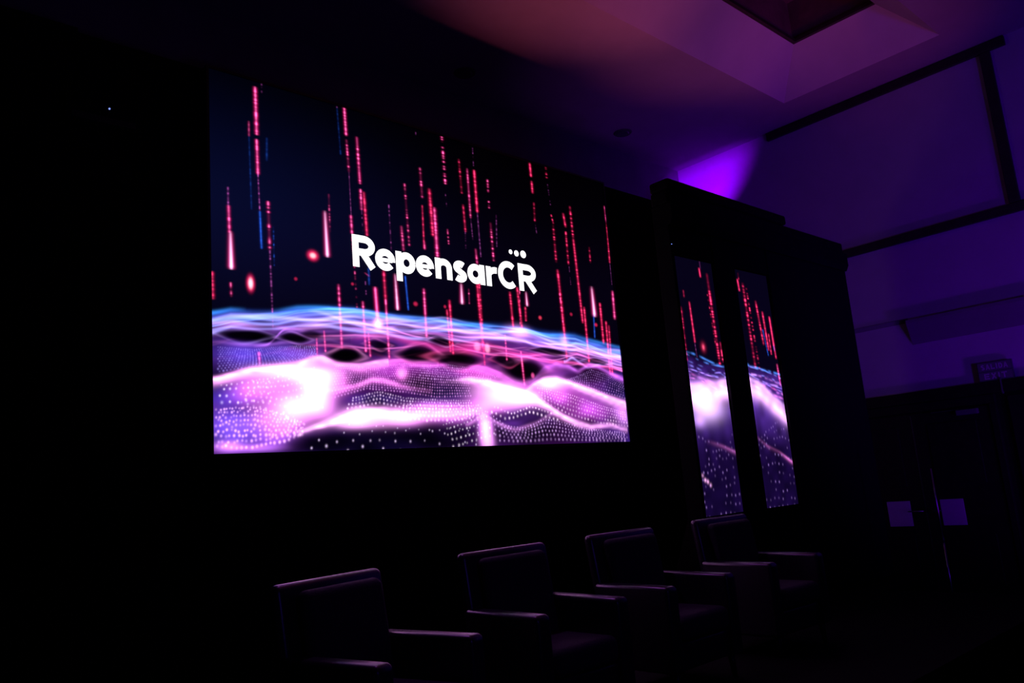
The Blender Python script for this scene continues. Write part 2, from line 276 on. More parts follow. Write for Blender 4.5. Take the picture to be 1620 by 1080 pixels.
BLOBS = [
    (0.832,1.563,0.0452,0.0399,1.0,0.02,0.14,1.2), (0.832,1.563,0.0254,0.0213,0.6,0.6,0.55,1.2), (0.302,1.27,0.03,0.0592,1.0,0.02,0.16,1.2), (0.302,1.27,0.0175,0.0395,0.8,0.7,0.7,1.3),
    (1.683,3.003,0.0139,0.0188,0.8,0.02,0.1,0.5), (0.675,1.35,0.0136,0.0129,0.8,0.02,0.1,0.5), (1.819,1.26,0.0219,0.0184,0.8,0.02,0.1,0.7), (1.188,1.368,0.0133,0.012,0.8,0.02,0.1,0.6),
    (3.352,1.267,0.0216,0.0185,1.0,0.05,0.12,0.8), (3.816,1.344,0.0195,0.0165,0.8,0.02,0.1,0.5), (4.192,1.261,0.0227,0.0183,1.0,0.02,0.1,0.7), (3.179,0.671,0.0224,0.0252,1.0,0.1,0.4,0.8),
    (2.145,1.266,0.0145,0.0143,0.8,0.02,0.1,0.6), (2.493,0.919,0.0384,0.0421,1.0,0.3,0.5,0.9), (2.616,0.908,0.0314,0.0425,1.0,0.4,0.6,1.0), (0.753,0.524,0.1619,0.1089,1.0,0.6,0.95,1.1),
    (0.842,0.447,0.1098,0.1691,1.0,0.6,0.95,1.0), (0.704,0.346,0.1593,0.1071,1.0,0.6,0.95,0.9), (0.931,0.579,0.1235,0.0709,1.0,0.5,0.9,0.7), (0.66,0.599,0.2544,0.0591,1.0,0.7,0.95,1.2),
    (0.573,0.354,0.1858,0.1152,0.9,0.5,0.95,0.9), (0.493,0.235,0.1718,0.1039,0.85,0.45,0.9,0.6), (0.275,0.435,0.1452,0.0747,0.7,0.25,0.9,0.45), (0.399,0.485,0.1695,0.0665,1.0,0.5,0.9,0.7),
    (0.997,0.536,0.1023,0.0813,1.0,0.4,0.85,0.5), (1.322,0.259,0.2655,0.0672,1.0,0.75,0.95,1.0), (1.142,0.219,0.151,0.0455,1.0,0.8,0.95,0.9), (1.633,0.26,0.2184,0.0587,1.0,0.6,0.9,0.7),
    (1.639,0.626,0.052,0.0436,1.0,0.5,0.8,1.0), (2.036,0.288,0.3198,0.0778,0.75,0.3,0.8,0.55), (2.527,0.087,0.0682,0.1379,0.9,0.6,1.0,1.6), (2.516,0.214,0.0607,0.0925,0.8,0.5,1.0,0.8),
    (2.685,0.509,0.2364,0.0836,1.0,0.75,0.95,0.9), (2.836,0.429,0.3069,0.0843,1.0,0.7,0.95,0.85), (3.044,0.456,0.2012,0.0615,1.0,0.8,0.95,1.0), (2.555,0.377,0.1995,0.0703,0.9,0.4,0.9,0.6),
    (3.424,0.59,0.1615,0.0512,1.0,0.7,0.95,0.9), (3.57,0.466,0.3116,0.0771,0.7,0.2,0.75,0.4), (3.929,0.341,0.3489,0.092,0.7,0.2,0.8,0.4), (3.402,0.564,0.3573,0.0892,0.8,0.3,0.8,0.4),
    (2.476,0.657,0.198,0.0828,0.7,0.15,0.55,0.35), (3.43,0.782,0.1984,0.0905,0.5,0.12,0.5,0.3), (1.418,1.048,0.0377,0.0383,1.0,0.8,1.0,1.0), (3.033,1.097,0.1189,0.0509,0.8,0.6,1.0,0.7),
    (3.675,1.044,0.0567,0.0536,0.6,0.6,1.0,0.6), (0.222,0.167,0.2181,0.1186,0.16,0.13,0.7,0.42), (0.082,0.168,0.1377,0.1346,0.13,0.12,0.7,0.4), (0.464,0.108,0.13,0.0654,0.3,0.12,0.7,0.5),
    (0.118,0.422,0.1587,0.0687,0.03,0.05,0.5,0.45), (0.356,0.721,0.3083,0.0672,0.06,0.07,0.5,0.4), (1.392,0.406,0.2458,0.042,0.05,0.04,0.4,0.35), (0.665,0.748,0.2131,0.0497,0.2,0.1,0.5,0.3),
    (1.659,0.638,0.4566,0.0875,0.4,0.04,0.4,0.35), (4.183,0.063,0.4013,0.0793,0.1,0.04,0.35,0.4), (3.022,0.261,0.2493,0.0728,0.25,0.1,0.6,0.4), (2.041,0.343,0.4181,0.0557,0.7,0.3,0.8,0.4),
    (0.103,0.056,0.0919,0.0357,0.8,0.5,0.95,0.5), (0.314,0.037,0.1929,0.0274,0.6,0.35,0.9,0.4), (4.478,0.297,0.1267,0.1095,0.8,0.5,0.95,0.5), (2.01,0.821,0.0982,0.0343,0.7,0.05,0.25,0.3),
    (2.339,0.886,0.2988,0.0296,0.6,0.03,0.2,0.4),
]
RIDGES = [
    ((0.05,0.24,0.95),[(0.002,1.004,0.5,0.0141,0.0751),(0.144,1.041,0.6,0.0191,0.0669),(0.314,1.047,0.5,0.0195,0.0682),(0.518,1.06,0.8,0.02,0.0599),(0.677,1.095,0.9,0.0254,0.061),(0.956,1.126,0.95,0.0262,0.0735),(1.19,1.137,0.9,0.0269,0.0753),(1.435,1.126,0.9,0.022,0.0771),(1.759,1.121,0.7,0.0227,0.0682),(2.105,1.127,0.7,0.0235,0.0705),(2.398,1.122,0.7,0.0241,0.0724),(2.789,1.122,0.7,0.0312,0.0874),(3.121,1.122,0.8,0.0321,0.0899),(3.469,1.089,0.95,0.033,0.0792),(3.843,1.096,0.9,0.034,0.0885),(4.232,1.039,0.8,0.028,0.0839),(4.647,0.993,0.8,0.0288,0.0864)]),
    ((0.1,0.35,1),[(0.002,0.967,0.4,0.0187,0.0234),(0.215,1.009,0.3,0.0144,0.024),(0.466,1.046,0.7,0.0149,0.0198),(0.842,1.1,0.8,0.0155,0.0207),(1.188,1.094,0.6,0.0161,0.0215),(1.561,1.115,0.6,0.0167,0.0223),(1.963,1.115,0.5,0.0174,0.0174),(2.548,1.091,0.6,0.0183,0.0183),(3.118,1.097,0.7,0.0192,0.0192),(3.745,1.075,0.9,0.0202,0.027),(4.23,1.025,0.8,0.021,0.021),(4.642,0.965,0.6,0.0216,0.0216)]),
    ((0.9,0.6,1),[(0.001,0.934,1.1,0.0187,0.0234),(0.166,0.952,1.0,0.0191,0.0238),(0.312,0.945,0.7,0.0145,0.0242),(0.463,0.957,0.5,0.0148,0.0148),(0.592,0.937,0.2,0.01,0.01),(0.726,0.957,0.6,0.0152,0.0203),(0.837,0.981,0.8,0.0205,0.0205),(0.95,1.0,0.5,0.0156,0.0208),(1.125,1.035,0.3,0.0159,0.0159),(1.368,1.055,0.7,0.0218,0.0327),(1.56,1.099,0.9,0.0223,0.0278),(1.757,1.098,0.6,0.017,0.0284),(1.96,1.069,0.7,0.0231,0.0346),(2.173,1.074,0.6,0.0236,0.0353),(2.391,1.037,0.6,0.024,0.03),(2.621,1.036,0.5,0.0245,0.0367),(2.868,1.103,0.8,0.0314,0.0439),(3.117,1.09,0.8,0.032,0.0449),(3.374,1.05,0.5,0.0196,0.0261),(3.734,0.995,0.5,0.0201,0.0335),(4.019,0.958,0.5,0.0205,0.0342),(4.319,0.933,0.8,0.028,0.042),(4.635,0.921,0.7,0.0287,0.043)]),
    ((0.6,0.3,1),[(0.001,0.915,0.3,0.014,0.0187),(0.462,0.917,0.5,0.0147,0.0197),(0.54,0.948,0.8,0.0199,0.0199),(0.672,0.943,0.5,0.0151,0.0201),(0.78,0.926,0.5,0.0153,0.0153),(1.005,0.953,0.4,0.0157,0.0157),(1.182,0.987,0.4,0.016,0.016),(1.364,0.979,0.4,0.0163,0.0163),(1.622,1.043,0.5,0.0167,0.0223),(1.818,1.002,0.4,0.017,0.0227),(2.025,1.017,0.4,0.0174,0.0232),(2.237,0.974,0.3,0.0177,0.0177),(2.541,1.012,0.4,0.0182,0.0182),(2.86,1.028,0.4,0.0187,0.025),(3.194,1.013,0.5,0.0193,0.0257),(3.455,0.978,0.5,0.0197,0.0262),(3.727,0.941,0.6,0.0201,0.0334),(4.109,0.895,0.5,0.0206,0.0275),(4.625,0.864,0.5,0.0214,0.0286)]),
    ((1,0.1,0.35),[(1.178,0.902,0.1,0.0159,0.0159),(1.362,0.947,0.5,0.0216,0.027),(1.551,0.96,0.6,0.0221,0.0331),(1.745,0.918,0.7,0.0224,0.0336),(1.946,0.897,0.8,0.0228,0.0285),(2.084,0.871,0.6,0.0289,0.0346),(2.305,0.919,0.7,0.0236,0.0414),(2.457,0.941,0.9,0.03,0.054),(2.649,0.929,0.9,0.0305,0.0549),(2.845,0.891,0.6,0.0248,0.0371),(3.048,0.859,0.8,0.0252,0.0377),(3.266,0.89,0.6,0.0193,0.0321),(3.536,0.904,0.4,0.0197,0.0263),(3.916,0.925,0.2,0.0203,0.0203),(4.618,0.821,0.1,0.0214,0.0214)]),
    ((0.55,0.3,0.95),[(0.022,0.805,0.2,0.0139,0.0139),(0.211,0.794,0.5,0.0142,0.0142),(0.408,0.801,0.6,0.0146,0.0146),(0.563,0.836,0.6,0.0148,0.0148),(0.695,0.849,0.6,0.0151,0.0151),(0.804,0.851,0.4,0.0152,0.0152),(0.945,0.881,0.3,0.0155,0.0155),(1.233,0.821,0.1,0.0159,0.0159)]),
    ((0.5,0.25,0.85),[(0.308,0.786,0.0,0.0144,0.0144),(0.433,0.808,0.5,0.0097,0.0097),(0.512,0.886,0.5,0.0099,0.0099),(0.555,0.934,0.4,0.0099,0.0099),(0.619,0.944,0.0,0.01,0.01)]),
    ((1,0.6,0.9),[(0.009,0.524,1.3,0.0182,0.0319),(0.159,0.571,1.3,0.0186,0.0372),(0.304,0.609,1.2,0.0237,0.0426),(0.505,0.632,1.2,0.0243,0.0437),(0.662,0.659,1.0,0.0247,0.0445),(0.771,0.713,1.0,0.0201,0.0452),(0.882,0.734,1.0,0.0153,0.0407),(0.994,0.709,0.7,0.0154,0.0411),(1.166,0.681,0.4,0.0157,0.0418),(1.348,0.71,0.5,0.016,0.0426),(1.474,0.738,0.4,0.0162,0.0432)]),
    ((0.9,0.25,0.75),[(0.826,0.726,0.2,0.0152,0.0354),(1.05,0.697,0.5,0.0155,0.0413),(1.225,0.679,0.5,0.0158,0.0473),(1.41,0.719,0.6,0.0161,0.0483),(1.667,0.753,0.6,0.0165,0.0496),(1.866,0.74,0.5,0.0168,0.0337),(2.003,0.736,0.2,0.0171,0.0284)]),
    ((0.9,0.35,0.8),[(0.926,0.468,0.3,0.0201,0.0201),(1.157,0.505,0.5,0.0206,0.0258),(1.34,0.573,0.8,0.0211,0.0211),(1.463,0.561,0.7,0.0214,0.0214),(1.651,0.518,0.4,0.0217,0.0217),(1.915,0.491,0.2,0.0222,0.0222)]),
    ((1,0.7,0.95),[(0.643,0.139,0.2,0.0191,0.0191),(0.804,0.181,0.9,0.0244,0.0146),(0.971,0.219,1.3,0.0398,0.0199),(1.146,0.285,1.2,0.0407,0.0407),(1.325,0.311,1.1,0.0415,0.0519),(1.508,0.286,1.0,0.0422,0.0475),(1.699,0.27,0.7,0.043,0.043),(1.967,0.282,0.5,0.0441,0.0441),(2.322,0.294,0.5,0.04,0.04),(2.473,0.318,0.2,0.029,0.029)]),
    ((1,0.65,0.95),[(1.989,0.56,0.0,0.0169,0.0225),(2.203,0.59,0.3,0.0172,0.023),(2.388,0.607,0.9,0.0234,0.0351),(2.576,0.59,1.2,0.0238,0.0475),(2.808,0.542,1.3,0.0242,0.0544),(3.048,0.493,1.3,0.0308,0.0554),(3.211,0.434,1.2,0.0311,0.0498),(3.376,0.355,1.2,0.0251,0.0377),(3.545,0.274,1.0,0.0254,0.0317),(3.72,0.21,0.9,0.0257,0.0321),(3.951,0.157,0.6,0.0261,0.0261),(4.252,0.182,0.5,0.0267,0.0267),(4.503,0.126,0.3,0.0272,0.0272)]),
    ((1,0.6,0.95),[(3.05,0.506,0.3,0.0185,0.0308),(3.186,0.583,0.8,0.0188,0.0376),(3.322,0.632,1.1,0.0254,0.0445),(3.502,0.644,1.2,0.0258,0.0452),(3.683,0.617,1.2,0.0262,0.0393),(3.866,0.57,1.1,0.0265,0.0397),(4.102,0.516,1.2,0.0269,0.0471),(4.297,0.465,1.0,0.0273,0.0545),(4.551,0.414,0.8,0.0277,0.0693)]),
    ((0.6,0.2,0.8),[(3.145,0.595,0.1,0.0187,0.0312),(3.337,0.753,0.5,0.0192,0.032),(3.523,0.8,0.6,0.0196,0.0326),(3.705,0.782,0.5,0.0198,0.0265),(3.841,0.734,0.5,0.02,0.02),(3.997,0.808,0.6,0.0203,0.0203),(4.145,0.801,0.6,0.0206,0.0206),(4.29,0.752,0.7,0.0208,0.0277),(4.541,0.678,0.8,0.0281,0.0351)]),
    ((0.75,0.2,0.7),[(1.664,0.703,0.2,0.011,0.0165),(2.002,0.719,0.4,0.0114,0.017),(2.181,0.75,0.7,0.0174,0.0289),(2.363,0.735,0.6,0.0176,0.047),(2.589,0.721,0.7,0.018,0.0719),(2.781,0.668,0.6,0.0182,0.0729),(2.935,0.588,0.4,0.0184,0.0491),(3.14,0.557,0.2,0.0187,0.0249)]),
    ((0.55,0.5,1),[(3.665,0.832,0.5,0.0132,0.0132),(3.766,0.884,0.6,0.0134,0.0134),(3.856,0.841,0.4,0.0134,0.0134),(3.993,0.781,0.3,0.0135,0.0135),(4.254,0.847,0.4,0.0139,0.0139),(4.621,0.836,0.5,0.0143,0.0143)]),
    ((0.9,0.5,0.95),[(2.313,0.192,0.2,0.017,0.017),(2.509,0.289,0.4,0.0174,0.0232),(2.692,0.202,0.3,0.0176,0.0235),(2.885,0.141,0.3,0.0179,0.0238),(3.184,0.212,0.4,0.0184,0.0307),(3.461,0.324,0.2,0.019,0.0253)]),
]
HOLES = [
    (0.251,0.868,0.2049,0.0431,0.95), (0.409,0.855,0.1112,0.0341,0.9), (0.648,0.871,0.1385,0.04,0.92), (0.483,0.777,0.0005,0.0005,0.0),
    (0.795,0.912,0.0881,0.0306,0.85), (1.088,0.755,0.1749,0.0624,0.97), (1.416,0.81,0.1124,0.0432,0.8), (1.482,0.874,0.1268,0.0273,0.7),
    (0.721,0.811,0.1081,0.0201,0.7), (0.07,0.902,0.0005,0.0005,0.0), (1.686,1.031,0.1193,0.0281,0.7), (2.021,0.965,0.1693,0.0346,0.7),
    (1.803,0.799,0.229,0.0672,0.92), (2.221,0.798,0.2917,0.0699,0.85), (2.088,0.912,0.1427,0.0463,0.6), (3.075,0.723,0.2883,0.1001,0.85),
    (2.835,0.792,0.2281,0.0615,0.75), (3.449,0.932,0.3631,0.0392,0.6), (0.307,0.747,0.0005,0.0005,0.0), (1.987,0.538,0.3327,0.1122,0.72),
    (1.788,0.598,0.1604,0.0994,0.6), (1.517,0.418,0.2774,0.0639,0.6), (1.329,0.384,0.1213,0.0521,0.6), (1.37,0.053,0.7877,0.1128,0.86),
    (0.908,0.062,0.2202,0.0733,0.7), (2.02,0.095,0.3034,0.1425,0.8), (0.693,0.066,0.1366,0.0573,0.5), (3.254,0.076,0.5168,0.1347,0.7),
    (3.105,0.261,0.2867,0.0855,0.75), (4.082,0.051,0.4343,0.0917,0.75), (4.083,0.717,0.2604,0.0883,0.65), (3.736,0.665,0.1325,0.0527,0.5),
    (2.778,0.261,0.2389,0.0475,0.5), (4.474,0.593,0.2123,0.0835,0.6),
]
EYES = [
    (0.251,0.868,0.2146,0.0479,0.5,0.4,1.0,0.35), (0.648,0.871,0.1385,0.04,0.6,0.3,0.9,0.5), (1.088,0.755,0.1808,0.0676,0.9,0.35,0.7,0.45), (1.407,0.869,0.1249,0.0433,0.9,0.25,0.6,0.4),
    (1.817,0.811,0.2433,0.0785,0.9,0.2,0.5,0.5), (2.257,0.788,0.3229,0.0817,0.9,0.1,0.3,0.5), (2.09,0.94,0.1571,0.0406,0.8,0.4,0.9,0.4), (3.076,0.729,0.3054,0.1064,0.8,0.2,0.6,0.4),
    (2.836,0.805,0.1793,0.0554,0.9,0.1,0.3,0.35), (3.448,0.925,0.2904,0.0392,0.7,0.3,0.9,0.5), (4.153,0.856,0.2235,0.0344,0.6,0.4,1.0,0.5),
]
DOT_ROWS = [
    ([(0.045,0.77),(0.308,0.766),(0.51,0.798),(0.721,0.821),(0.83,0.818)],[(0.042,0.576),(0.304,0.633),(0.506,0.661),(0.717,0.711),(0.828,0.757)],12,0.0225,0.0063,0.001,(0.35,0.25,0.9),0.5,0.7),
    ([(0.064,0.503),(0.253,0.528),(0.451,0.543)],[(0.039,0.339),(0.25,0.351),(0.446,0.353)],4,0.0515,0.0094,0.0056,(0.95,0.75,1),0.7,1),
    ([(0.025,0.321),(0.298,0.342),(0.545,0.282),(0.699,0.22)],[(0.02,0.027),(0.29,0.02),(0.538,0.069),(0.695,0.114)],9,0.0304,0.0103,0.0103,(1,0.5,0.95),0.9,1.1),
    ([(0.992,0.684),(1.285,0.676),(1.665,0.725),(2.002,0.719),(2.36,0.699)],[(0.951,0.399),(1.275,0.487),(1.647,0.464),(1.978,0.426),(2.373,0.444)],13,0.0241,0.0066,0.0011,(0.8,0.3,0.9),0.8,0.8),
    ([(1.153,0.422),(1.396,0.479),(1.645,0.431),(2.047,0.416),(2.371,0.421)],[(1.06,0.309),(1.389,0.364),(1.638,0.324),(2.039,0.316),(2.399,0.318)],4,0.0326,0.0087,0.0027,(0.9,0.6,1),0.9,1),
    ([(1.641,0.367),(2.043,0.371),(2.479,0.376)],[(1.505,0.238),(2.03,0.216),(2.467,0.249)],5,0.0363,0.0106,0.0056,(1,0.6,0.9),1,1),
    ([(1.141,0.188),(1.502,0.196),(2.028,0.183),(2.459,0.168)],[(0.587,0.012),(1.13,-0.022),(1.613,-0.036),(2.439,-0.037)],4,0.1397,0.0091,0.0322,(0.8,0.6,1),0.5,0.9),
    ([(2.551,0.33),(2.77,0.19),(3.01,0.164),(3.275,0.249),(3.45,0.236),(3.9,0.145),(4.498,0.099)],[(2.674,0.027),(2.994,0.02),(3.422,0.024),(3.882,0.015),(4.514,0.003)],6,0.0465,0.0105,0.0031,(0.75,0.4,1),1.0,0.6),
    ([(2.672,0.379),(2.863,0.309),(3.12,0.384),(3.372,0.324)],[(2.548,0.307),(2.773,0.213),(3.108,0.286),(3.533,0.186)],2,0.0487,0.0116,0.0024,(1,0.7,1),1.2,1.2),
    ([(3.226,0.559),(3.668,0.506),(4.134,0.395),(4.535,0.317)],[(3.295,0.411),(3.636,0.274),(4.102,0.183),(4.539,0.153)],6,0.0395,0.0099,0.0033,(1,0.6,1),0.8,0.8),
    ([(3.497,0.605),(3.835,0.694),(4.041,0.769),(4.286,0.724),(4.566,0.637)],[(3.682,0.611),(3.867,0.576),(4.152,0.517),(4.353,0.493),(4.558,0.456)],8,0.0338,0.0081,0.002,(0.55,0.25,0.85),0.6,0.8),
    ([(1.83,0.711),(2.144,0.736),(2.436,0.714),(2.738,0.643)],[(1.821,0.588),(2.131,0.576),(2.387,0.595),(2.576,0.59)],6,0.0291,0.007,0.0012,(0.7,0.35,0.9),0.5,0.7),
    ([(2.03,0.205),(2.321,0.283),(2.551,0.33)],[(2.15,-0.029),(2.446,0.031),(2.641,0.085)],5,0.0455,0.0091,0.0068,(0.95,0.75,1),0.8,0.8),
    ([(0.302,0.538),(0.555,0.586),(0.824,0.666)],[(0.202,0.35),(0.544,0.259),(0.919,0.309)],7,0.0389,0.0088,0.0073,(1,0.8,1),0.5,0.5),
]

def smooth_noise(shape, cells, rng):
    """value noise, bilinear on a smoothed lattice, 0..1"""
    h, w = shape
    g = rng.random((cells[1] + 2, cells[0] + 2))
    y = np.linspace(0, cells[1], h, endpoint=False); x = np.linspace(0, cells[0], w, endpoint=False)
    yi = y.astype(int); xi = x.astype(int); fy = y - yi; fx = x - xi
    fy = (fy * fy * (3 - 2 * fy))[:, None]; fx = (fx * fx * (3 - 2 * fx))[None, :]
    a = g[yi][:, xi]; b = g[yi][:, xi + 1]; c = g[yi + 1][:, xi]; d = g[yi + 1][:, xi + 1]
    return (a * (1 - fx) + b * fx) * (1 - fy) + (c * (1 - fx) + d * fx) * fy

KIND = {'p': ((.95, .012, .23), (.9, .24, .58)), 'r': ((.88, .006, .10), (.85, .08, .22)), 'w': ((1, .04, .32), (1.2, 1.0, 1.5)),
        'b': ((.006, .03, .34), (.02, .12, .55)), 'f': ((.16, .02, .16), (.35, .08, .30))}

class Canvas:
    """The picture an LED panel shows, in metres on the panel (u right, v up), linear light."""
    def __init__(self, W, H, nx, ny, seed):
        self.W, self.H, self.nx, self.ny = W, H, nx, ny
        self.u = np.linspace(0, W, nx); self.v = np.linspace(0, H, ny)
        self.U, self.V = np.meshgrid(self.u, self.v)
        self.img = np.zeros((ny, nx, 3)); self.rng = np.random.default_rng(seed)
    def window(self, u, v, ru, rv):
        a = max(0, int((u - ru) / self.W * (self.nx - 1))); b = min(self.nx, int((u + ru) / self.W * (self.nx - 1)) + 2)
        c = max(0, int((v - rv) / self.H * (self.ny - 1))); d = min(self.ny, int((v + rv) / self.H * (self.ny - 1)) + 2)
        return slice(c, max(c, d)), slice(a, max(a, b))
    def blob(self, u, v, ru, rv, col, k=2.6, square=1):
        w = self.window(u, v, ru * k, rv * k)
        g = np.exp(-(((self.U[w] - u) / ru) ** 2 + ((self.V[w] - v) / rv) ** 2) ** square)
        self.img[w] += g[..., None] * np.array(col)
    def hole(self, u, v, ru, rv, s):
        w = self.window(u, v, ru * 2.2, rv * 2.2)
        g = np.exp(-(((self.U[w] - u) / ru) ** 2 + ((self.V[w] - v) / rv) ** 2) ** 2.5)
        self.img[w] *= (1 - s * g)[..., None]
    def eye(self, u, v, ru, rv, r, g, b, I):
        """a dark trough seen edge-on, with a thin lit rim"""
        w = self.window(u, v, ru * 1.7, rv * 2.2)
        x = (self.U[w] - u) / ru; y = (self.V[w] - v) / rv
        y = y * (1 + .9 * np.clip(np.abs(x), 0, 1.3) ** 2.5) + .25 * np.sin(x * 2.6 + u * 9)
        q = np.sqrt(x * x + y * y)
        self.img[w] *= (1 - .86 * np.clip((1.08 - q) / .5, 0, 1))[..., None]
        rim = np.exp(-((q - 1.10) / .20) ** 2) * (.35 + .65 * np.sin(x * 2.1 + u * 17) ** 2)
        self.img[w] += rim[..., None] * np.array([r, g * .8, b]) * I * .7
    def streak(self, ut, ub, v0, v1, wd, kind, I, dash):
        w = self.window((ut + ub) / 2, (v0 + v1) / 2, wd * 2.5 + abs(ut - ub), (v1 - v0) / 2 + wd)
        U, V = self.U[w], self.V[w]
        if U.size == 0: return
        edge, core = KIND[kind]
        t = np.clip((V - v0) / max(1e-4, v1 - v0), 0, 1)
        end = np.clip((V - v0) / (wd * .8) + .5, 0, 1) * np.clip((v1 - V) / (wd * .8) + .5, 0, 1)
        n = max(3, int((v1 - v0) / .012)); prof = self.rng.random(n)
        prof = np.clip((prof - .5 * dash) / (1 - .5 * dash), 0, 1) ** (1 + dash)
        prof = 1 - dash + dash * prof * 1.7
        vv = (V - v0) / .012; i = np.clip(vv.astype(int), 0, n - 1); j = np.clip(i + 1, 0, n - 1); f = np.clip(vv - i, 0, 1)
        pr = prof[i] * (1 - f) + prof[j] * f
        q = (U - (ub + (ut - ub) * t)) / (wd * .50)
        if kind == 'w': q = q / (.9 + .25 * (1 - t)); pr = pr * (.5 + .9 * (1 - t))
        g = np.exp(-q * q) * end * pr * I
        gc = np.exp(-(q * 1.9) ** 2) * end * pr ** 1.5 * I * .8
        self.img[w] += g[..., None] * np.array(edge) + gc[..., None] * np.array(core)
    def ridge(self, col, pts, grain=None):
        p = np.array(pts); f = lambda k: np.interp(self.u, p[:, 0], p[:, k])
        s = lambda a: np.convolve(np.pad(a, 8, 'edge'), np.hanning(19)[1:-1] / np.hanning(19).sum(), 'valid')
        c, I, wu, wd = s(f(1)), f(2), f(3), f(4)
        I = I * ((self.u >= p[0, 0] - .03) & (self.u <= p[-1, 0] + .03))
        d = self.V - c[None, :]
        g = np.where(d > 0, np.exp(-(d / wu[None]) ** 2), .6 * np.exp(-(d / wd[None]) ** 2) + .4 * np.exp(d / (wd[None] * .7)))
        g = g * I[None]
        if grain is not None: g = g * grain
        self.img += g[..., None] * np.array(col)
    def dot_rows(self, top, bot, n, sp, r, jit, col, i0, i1):
        a, b = np.array(top), np.array(bot); rng = self.rng
        for k in range(n):
            t = (k + .5) / n; t = t ** 1.25
            L = (1 - t) * a[0, 0] + t * b[0, 0]; R = (1 - t) * a[-1, 0] + t * b[-1, 0]
            s = np.arange(L + (k % 2) * sp / 2, R, sp * (.75 + .5 * t))
            q = (s - L) / max(1e-6, R - L)
            va = np.interp(s, a[:, 0], a[:, 1]); vb = np.interp(s, b[:, 0], b[:, 1])
            v = (1 - t) * va + t * vb
            for x, y in zip(s, v):
                I = (i0 * (1 - t) + i1 * t) * (.35 + .9 * rng.random())
                rr = r * .8 * (.75 + .4 * t) * (.85 + .3 * rng.random())
                self.blob(x + rng.normal(0, jit * .5), y + rng.normal(0, jit * .5), rr, rr * 1.15, np.array(col) * I)

def filaments(c, hv, n, lo, hi, blue, red, fade=0.):
    """thin glowing threads that follow the crest line hv below the horizon"""
    rng = c.rng; u = c.u
    for k in range(n):
        o = lo + (hi - lo) * (k + rng.random()) / n; t = (o - lo) / (hi - lo)
        v = hv - o
        for f, a in ((1.3, .05), (2.9, .035), (6.1, .016), (11., .006)):
            v = v + a * (.35 + .8 * t) * (rng.random() * .8 + .6) * np.sin(u * f * (.8 + .4 * rng.random()) + rng.random() * 6.28)
        I = np.clip(np.interp(u, np.linspace(0, c.W, 14), rng.random(14)) * 1.7 - .45, 0, 1)
        I = I * np.clip((u - fade) / .8, .06 if fade else 1, 1)
        wd = .005 + .011 * rng.random()
        col = np.array(blue) * (1 - t) + np.array(red) * t
        i = np.clip((v / c.H * (c.ny - 1)).astype(int), 0, c.ny - 1)
        for d in range(-9, 10):
            j = np.clip(i + d, 0, c.ny - 1)
            g = I * np.exp(-((c.v[j] - v) / wd) ** 2)
            c.img[j, np.arange(c.nx)] += g[:, None] * col

def main_picture(W, H, nx, ny):
    c = Canvas(W, H, nx, ny, 7); U, V = c.U, c.V; rng = c.rng
    # night-blue ground of the animation, a little bluer on the left
    left = np.exp(-((U / 1.6) ** 2)) * np.exp(-(((V - 1.9) / .75) ** 2))
    c.img += .0050 * np.array([.3, .12, 1.])[None, None] * np.exp(-(((V - 1.4) / .9) ** 2))[..., None]
    c.img += left[..., None] * np.array([.0009, .0026, .019])
    hz = np.array(RIDGES[0][1]); h0 = np.interp(c.u, hz[:, 0], hz[:, 1]); hv = h0[None]
    below = np.clip((hv - V) / .05, 0, 1)
    n1 = smooth_noise((ny, nx), (22, 26), rng); n2 = smooth_noise((ny, nx), (70, 110), rng)
    mix = smooth_noise((ny, nx), (9, 7), rng)[..., None]
    body = below * (.25 + 1.1 * n1) * np.exp(-np.clip(hv - V, 0, 9) / 1.5)
    c.img += body[..., None] * (np.array([.035, .02, .26]) * (1 - mix) + np.array([.15, .012, .20]) * mix)
    for k, (col, pts) in enumerate(RIDGES):
        c.ridge(np.array(col) * (.6 if k < 6 else 2.0) * (1, .62, 1), pts, .3 + 1.2 * n1 if k < 6 else .7 + .6 * n2)
    filaments(c, h0, 12, -.01, .10, (.03, .28, .95), (.45, .35, 1.))
    filaments(c, h0, 13, .06, .30, (.6, .34, .95), (.9, .08, .36), .5)
    glow = c.img.copy(); c.img[:] = 0
    for b in BLOBS[15:]: c.blob(b[0], b[1], b[2], b[3], np.array([b[4], b[5] * .5, b[6]]) * b[7] * 2.1, k=2.6, square=1.1)
    c.img = glow + c.img * (.6 + .8 * n1)[..., None]
    for h in HOLES: c.hole(*h)
    for e in EYES: c.eye(*e)
    for d in DOT_ROWS: c.dot_rows(*d)
    for b in BLOBS[:15]: c.blob(b[0], b[1], b[2], b[3], np.array(b[4:7]) * b[7], square=1.8)
    for s in STREAKS: c.streak(*s)
    return c

